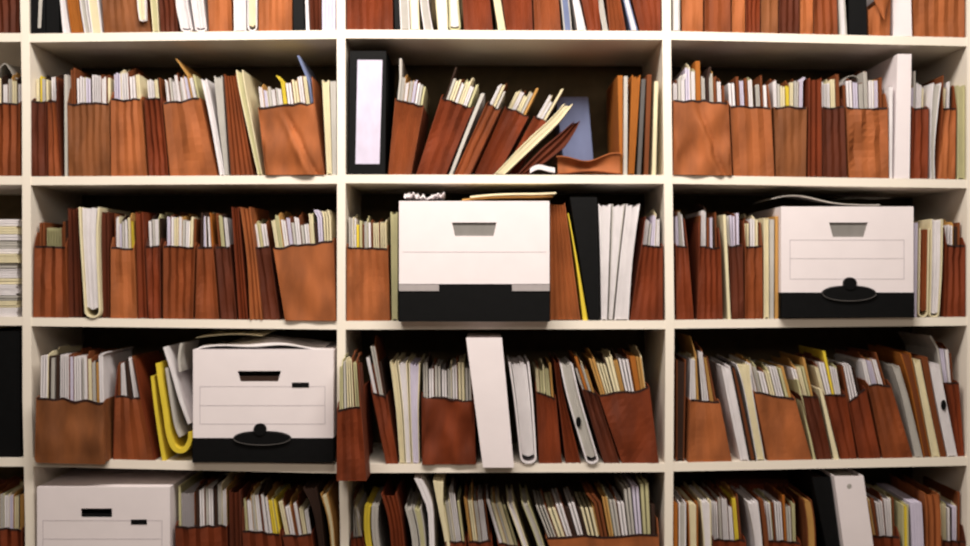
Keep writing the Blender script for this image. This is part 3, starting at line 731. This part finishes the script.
F(c,[(364,929.5,939),(400,936.2,946),(452,947.8,957.5)],'w','flat','white slanted folder','with black clip near right upright',cover='w',spot=(943.5,405))
P(c,957,964.5,945.5,959,383,383,'R','g3^14~-6 l6 w5 b2','red-brown file','against the right upright',ct=353,pl=2,lp=0,rp=2,dy=.01)
# ================================================================== bottom shelf (row 4), left bay
c = (4,1)
BOX(c,37,170,488.5,575,(81,112,508.5,517.5),'white storage box','with small black printed mark',y=-.01,depth=.33,ins='k',mark=(131,147,519.5,524.5),lines=(43,162,(520.5,539,556)))
P(c,176,229,175,227,526,527,'R','e3^4 w15 x4 w6 g3 w6^2 x4 g5^5 w5^3','dark red file','right of the white storage box',ct=493,pl=4,lp=3,rp=1)
F(c,[(491,229,240),(596,231,243)],'D','wallet','closed dark brown file','left of bay centre',cat='expanding file',name='expanding_file')
P(c,246,292,242,280,531,534,'R','e4 w6 g4 w6 b2^4 w5 w4 y6 y3','red file with yellow folder','right of centre',ct=500,pl=3,lp=22,rp=3)
P(c,296,322,282,312,535,535,'R','c5 w6 b3 w4 c5^-4 w5^-4','red leaning file','with white papers toward right',ct=507,pl=2,lp=3,rp=2)
F(c,[(488,303,316),(520,315,322),(596,325,330)],'x','flat','dark brown leaning folder','left of cream slanted folder',cover='x')
F(c,[(494,320.5,327.5),(530,329.5,334),(596,334,337.5)],'c','flat','cream slanted folder','near the right upright',cover='n')
# bottom shelf, middle bay
c = (4,2)
P(c,351,378,351,363,538,538,'R','g4 g5 c3 w3','red file with grey papers','against the left upright',ct=508,pl=2)
F(c,[(506,364.5,370.5),(540,365,371),(596,380,385)],'y','card','yellow sheaf','left of plain white sheaf')
F(c,[(506,371.5,378.5),(540,372.5,379),(596,386,391)],'g','card','grey-white sheaf','left of closed bright red file')
F(c,[(494,381,396.5),(530,390,403),(596,394,409)],'R','wallet','closed bright red-brown file','at the left',cat='expanding file',name='expanding_file',y=-.004)
F(c,[(508,405,411.5),(540,412,418),(596,416,421)],'g','flat','grey thin folder','right of the bright red-brown file',cover='g')
F(c,[(508,413,421),(540,419.5,425.5),(596,423,428)],'e','flat','greenish folder','left of the tall curved sheaf',cover='g')
F(c,[(478,414,421.5),(496,422,430),(520,428.5,434),(596,430,435)],'w','card','tall curved white sheaf','rising near the shelf above',cat='papers',name='paper_bundle')
F(c,[(481,433,443.5),(510,438.5,443.5),(550,446,450.5),(596,448,452)],'c','card','tall cream sheaf','right of tall curved white sheaf',cat='papers',name='paper_bundle')
P(c,455,474,445,466,542,543,'R','c5 g5 w7^9 e3','narrow red file','right of tall cream sheaf',ct=506,pl=2,lp=2,rp=2)
P(c,476,500,468,492,542,541,'R','n4^6 c6 g5 w7 b2^4','second red file','left of white slanted sheafs',ct=505,pl=2,lp=5,rp=4)
P(c,515,538,498,519.5,545,546,'R','w5 c5 g3 c6 e4','third red file','left of centre dark gap',ct=506,pl=2,lp=3,rp=2)
F(c,[(505,507.5,514),(546,522.5,528),(596,541,547)],'w','flat','cream-edged slanted folder','at centre dark gap',cover='c')
F(c,[(504,522,529),(540,536,542.5),(596,557,563)],'g','flat','grey slanted folder','left of the arched tan file',cover='e')
P(c,573,661,546,659,538,534,'O','g7 c6 w5 x3 w5 x2 c9 b6^12~-6 n4^10 g5^4 w5 g5^20 l5^22 e6^22 x3','arched tan file','at the right end',ct=508,pl=3,cr=.004,lp=0,rp=14,dy=0)
# bottom shelf, right bay
c = (4,3)
F(c,[(503,673.5,678),(596,673.5,678)],'a','card','thin amber folder','against the left upright')
F(c,[(503,679,686),(596,679,686)],'g','flat','grey folder','right of thin amber folder',cover='w')
F(c,[(503,687.5,698),(545,689,698),(596,690,699)],'c','u','amber-covered folder','third from left upright',cover='a')
F(c,[(501,700,711),(545,704,711.5),(596,705,712)],'w','flat','white folder','fourth from left upright',cover='c')
P(c,714,752,713,746,539,541,'R','w8 g4 w7 w5^-2 y5^2 b3^6','dark red file','with yellow sheet near left',ct=504,pl=3,lp=2,rp=3)
F(c,[(502,747.5,758),(540,755,762),(596,758,766)],'w','flat','white slanted folder','left of brown leaning folder',cover='w')
F(c,[(500,759.5,763.5),(540,764,769),(596,768,772)],'b','card','brown leaning folder','between white folder and red file')
P(c,774,803,768,801,541,543,'R','w8^2 b3^4 w8^2 a3^12 g6 e4','red file with large amber folder','at centre',ct=507,pl=3,lp=2,rp=3)
F(c,[(500,803,811.5),(530,807,815.5),(596,808,817)],'n','flat','pink-tan rounded folder','left of the black binder',cover='b')
CASE(c,477,812,830.5,838,847,'k','black ring binder','left of the white punched case',depth=.26)
CASE(c,476,834,863.5,852,882,'W','white upright case with finger hole','right of black binder',y=-.02,depth=.25,hole=(849.5,486.5,2.6),cat='magazine file',name='magazine_file')
P(c,884,902,870,900,536,537,'R','b4^6 n5 b4^6 w8 w7^2 b2^6','red file with tan folder tops','right of the white case',ct=504,pl=3,lp=6,rp=8)
F(c,[(505,902.5,908.5),(596,904,909)],'y','flat','yellow-green folder','left of the lilac sheaf',cover='e')
F(c,[(502,909.8,922),(540,912,924),(596,912.5,925)],'l','card','lilac-white thick sheaf','right of yellow-green folder',cat='papers',name='paper_bundle')
F(c,[(493,924,938),(520,926.5,941),(596,926.5,941)],'O','wallet','closed orange-brown file','right of the lilac sheaf',cat='expanding file',name='expanding_file')
P(c,943,966,942,966,541,541,'D','b2^12 c7 w3 x2 l6 b3^10','dark file','against the right upright',ct=507,pl=3,lp=12,rp=14)
zz = Z(497,.27)
m = MB(); m.box(X(714,.27),X(790,.27),.262,.35,zz,zz+.03)
# dark red box file lying on top of the papers at the back
def lying():
    x0,x1,y0,y1 = X(716,.2),X(788,.2),.2,.33
    z0 = Z(499,.2); lc = ((x0+x1)/2,(y0+y1)/2,z0); o = root('document_box', lc)
    m = MB(); m.box(x0,x1,y0,y1,z0,z0+.036); build('box_body', m, 'R', o, lc)
    m = MB(); m.box(x0-.001,x1+.001,y0-.002,y1,z0+.037,z0+.049); build('lid', m, 'D', o, lc)
    tag(o,'dark red flat box lying behind the folder tops, bottom-shelf right bay','box')
lying()
# ================================================================== top shelf (row 0): only its lowest part is in the photograph
c = (0,1); T = -40
CASE(c,T,31,45,31,45.5,'k','black ring binder','with grey spine stripe at left end',label=(40,44,-30,28,'g'))
CASE(c,T,46,58.5,46.3,59,'k','second black ring binder','between spine-striped binder and white folder')
F(c,[(T,58,63),(0,60,65),(22,63,70)],'w','flat','white curved folder','right of second black binder',cover='w')
F(c,[(T,65,75),(0,67,78),(22,71.5,83)],'a','flat','amber folder','right of white curved folder',cover='a')
F(c,[(T,76,83),(0,79.5,86),(22,84.5,91)],'g','flat','grey folder','right of amber folder',cover='w')
F(c,[(T,84,92),(0,87.5,98),(22,92,102)],'c','flat','cream folder','right of grey folder',cover='w')
P(c,104,151,99,137,T,T,'P','','broad rosy brown file','left of centre',pl=6,amp=.003)
F(c,[(T,138,144),(0,137,145.5),(22,139,147)][:2]+[(21,139.5,146)],'c','u','cream rounded folder','in front of broad rosy brown file',cover='w',y=-.012,depth=.012,floor=False)
F(c,[(T,147,155),(22,153,159)],'e','flat','olive-cream folder','right of broad rosy brown file',cover='c')
P(c,160.5,178,156.5,173,T,T,'D','','dark maroon file','left of white rounded folders',pl=3)
F(c,[(T,172,183),(0,175,187),(22,181.5,193)],'w','u','white rounded folder','leftmost of two near centre',cover='w')
F(c,[(T,186,200),(0,191,203),(22,195.5,207)],'w','u','second white rounded folder','right of centre dark gap',cover='w')
P(c,209,232,206,230,T,T,'O','','red-tan file','between two groups of white folders',pl=2)
F(c,[(T,233,245),(22,234,246)],'w','flat','white folder','right of red-tan file',cover='w')
F(c,[(T,247,257),(22,247.5,257)],'c','u','cream folder with rounded bottom','left of orange-tan file',cover='w')
P(c,258.5,292,258.5,292,T,T,'O','','orange-tan pleated file','right of cream folder',pl=5,amp=.004)
CASE(c,T,292.8,303,293.5,304,'k','slim black binder','right of orange-tan file')
F(c,[(T,303.8,306.5),(22,306,309.5)],'w','card','thin white folder','right of slim black binder')
F(c,[(T,307.5,320),(22,310.3,321)],'D','wallet','closed maroon file','near the right upright',cat='expanding file',name='expanding_file')
F(c,[(T,321.7,335.5),(22,322,335.7)],'l','card','thick lilac-white sheaf','against the right upright',cat='papers',name='paper_bundle')
c = (0,2)
P(c,346.5,393,346.5,392,T,T,'R','','broad red-brown pleated file','against the left upright',pl=6)
CASE(c,T,393,397,395,400,'k','slim black binder','right of broad red-brown file')
F(c,[(T,397.5,407),(22,400.7,410)],'g','flat','grey-white folder','right of slim black binder',cover='w')
F(c,[(T,408,417),(22,411,419.5)],'w','flat','white folder','second right of slim black binder',cover='c')
F(c,[(T,418,426),(0,420,428),(22,424,433)],'g','flat','grey folder with dark gap','third right of black binder',cover='w')
F(c,[(T,433,444),(0,435.5,447),(22,438,448)],'w','flat','pinkish white folder','left of rounded cream folder',cover='c')
F(c,[(T,445,458),(0,448.5,458.5),(22,449,461)],'w','u','rounded cream folder','left of centre',cover='e')
P(c,464,493,460,486,T,T,'R','','red-brown pleated file','left of thin cream folder',pl=4,amp=.008)
F(c,[(T,487,494),(22,498.5,505.5)],'c','flat','thin cream leaning folder','at centre left',cover='c')
P(c,506.5,533,497,530,T,T,'R','','red-brown striped file','right of thin cream folder',pl=4,amp=.009)
P(c,534.5,561,531.5,556,T,T,'M','','brown striped file','left of grey leaning folder',pl=4,amp=.007)
F(c,[(T,557,564),(0,561,569),(22,564,572)],'s','flat','blue-grey leaning folder','right of brown striped file',cover='g')
F(c,[(T,566,570),(22,578,586)],'w','flat','pale pink leaning folder','right of blue-grey folder',cover='w')
P(c,588,601,573,596,T,T,'R','','red leaning file','right of pale pink folder',pl=2)
F(c,[(T,597,599),(0,598,603),(22,603,608)],'g','flat','grey curved folder','left of orange-brown file',cover='g')
F(c,[(T,603,613),(22,609.5,626)],'M','wallet','closed orange-brown file','left of white slanted folder',cat='expanding file',name='expanding_file')
F(c,[(T,614,618),(22,631,638)],'w','flat','white slanted folder','near the right end',cover='s')
P(c,640,661,622,660.5,T,T,'R','','dark red file','against the right upright',pl=4,amp=.007)
c = (0,3)
F(c,[(T,672.5,679.5),(22,673,680)],'w','flat','white folder','against the left upright',cover='g')
P(c,682,703,681.5,703,T,T,'O','','tan file','right of white folder',pl=2,amp=.005)
P(c,704.5,731,704.5,730,T,T,'M','','red-brown file with dark slit','left of smooth tan file',pl=2,amp=.011)
P(c,732,745,732,745,T,T,'O','','slim smooth tan file','left of dark striped file',pl=1,amp=.003)
P(c,746,760,746,760,T,T,'R','','dark striped file','right of slim smooth tan file',pl=3,amp=.009)
P(c,761,778,761,778,T,T,'P','','plain brown file','at centre left',pl=2)
P(c,779,799,779,799,T,T,'D','','dark maroon file','at centre',pl=3,amp=.009)
P(c,800,813,800,813,T,T,'O','','slim tan file','right of dark maroon file',pl=1)
P(c,814,838,814,836,T,T,'M','','brown and tan pleated file','left of grey-white folder',pl=3,amp=.009)
F(c,[(T,837.5,842),(0,838.5,845),(22,840,847)],'w','flat','grey-white folder','left of black binder',cover='g')
CASE(c,T,848.5,866,849,867,'k','black ring binder','beside torn tan file')
torn = P(c,869,890,868,891,10,-6,'O','','torn tan file','with flap hanging over its front',pl=2,cr=.005)
def flap():
    loc=(X(877),-.02,Z(17)); m=MB(); G=[]
    for i in range(7):
        v=i/6; row=[]
        for j in range(9):
            u=j/8; xl=862+18*v; xr=891-7*v
            row.append(Vector((X(xl+(xr-xl)*u), -.012-.008*math.sin(math.pi*u)*(1-v*.4), Z(-20+37*v+ (4*math.sin(math.pi*u) if i==6 else 0)))))
        G.append(row)
    m.sheet(G,(0,.0014,0)); o=build('flap',m,'O',torn,tuple(torn.location),smooth=True); o['label']='drooping pointed tan flap'
flap()
CASE(c,T,892,910,893.5,912,'W','greyish white upright case','right of torn tan file',cat='magazine file',name='magazine_file')
P(c,914,965,912,965,T,T,'O','','broad tan pleated file','against the right upright',pl=5,cr=.003)

# ================================================================== light and camera
def area(name, loc, rot, sx, sy, e, col):
    l = bpy.data.lights.new(name, 'AREA'); l.shape = 'RECTANGLE'; l.size = sx; l.size_y = sy; l.energy = e; l.color = col
    o = bpy.data.objects.new(name, l); o.location = loc; o.rotation_euler = rot; C.objects.link(o); return o
area('ceiling_lamp', (-.05, -1.0, 2.55), (math.radians(25),0,0), 1.8, .4, 53, (1.0,.93,.85))
area('front_fill', (.2, -3.6, 2.2), (math.radians(66),0,0), 1.6, .8, 24, (1.0,.88,.76))  # unseen frontal fill, added to brighten the bay interiors
w = bpy.data.worlds.new('World'); bpy.context.scene.world = w; w.use_nodes = True
w.node_tree.nodes['Background'].inputs[0].default_value = (1,.86,.7,1); w.node_tree.nodes['Background'].inputs[1].default_value = .035
cam = bpy.data.cameras.new('Camera'); co = bpy.data.objects.new('Camera', cam); C.objects.link(co)
co.location = (0, -D, Z0); co.rotation_euler = (math.radians(90), 0, 0)
cam.sensor_width = 36; cam.lens = 36*S*D/970; cam.clip_end = 50
cam.dof.use_dof = True; cam.dof.focus_distance = 2.25; cam.dof.aperture_fstop = 2.5
sc = bpy.context.scene; sc.camera = co
vs = sc.view_settings; vs.view_transform = 'Standard'; vs.look = 'None'; vs.gamma = 1; vs.exposure = 0.0; vs.use_curve_mapping = False
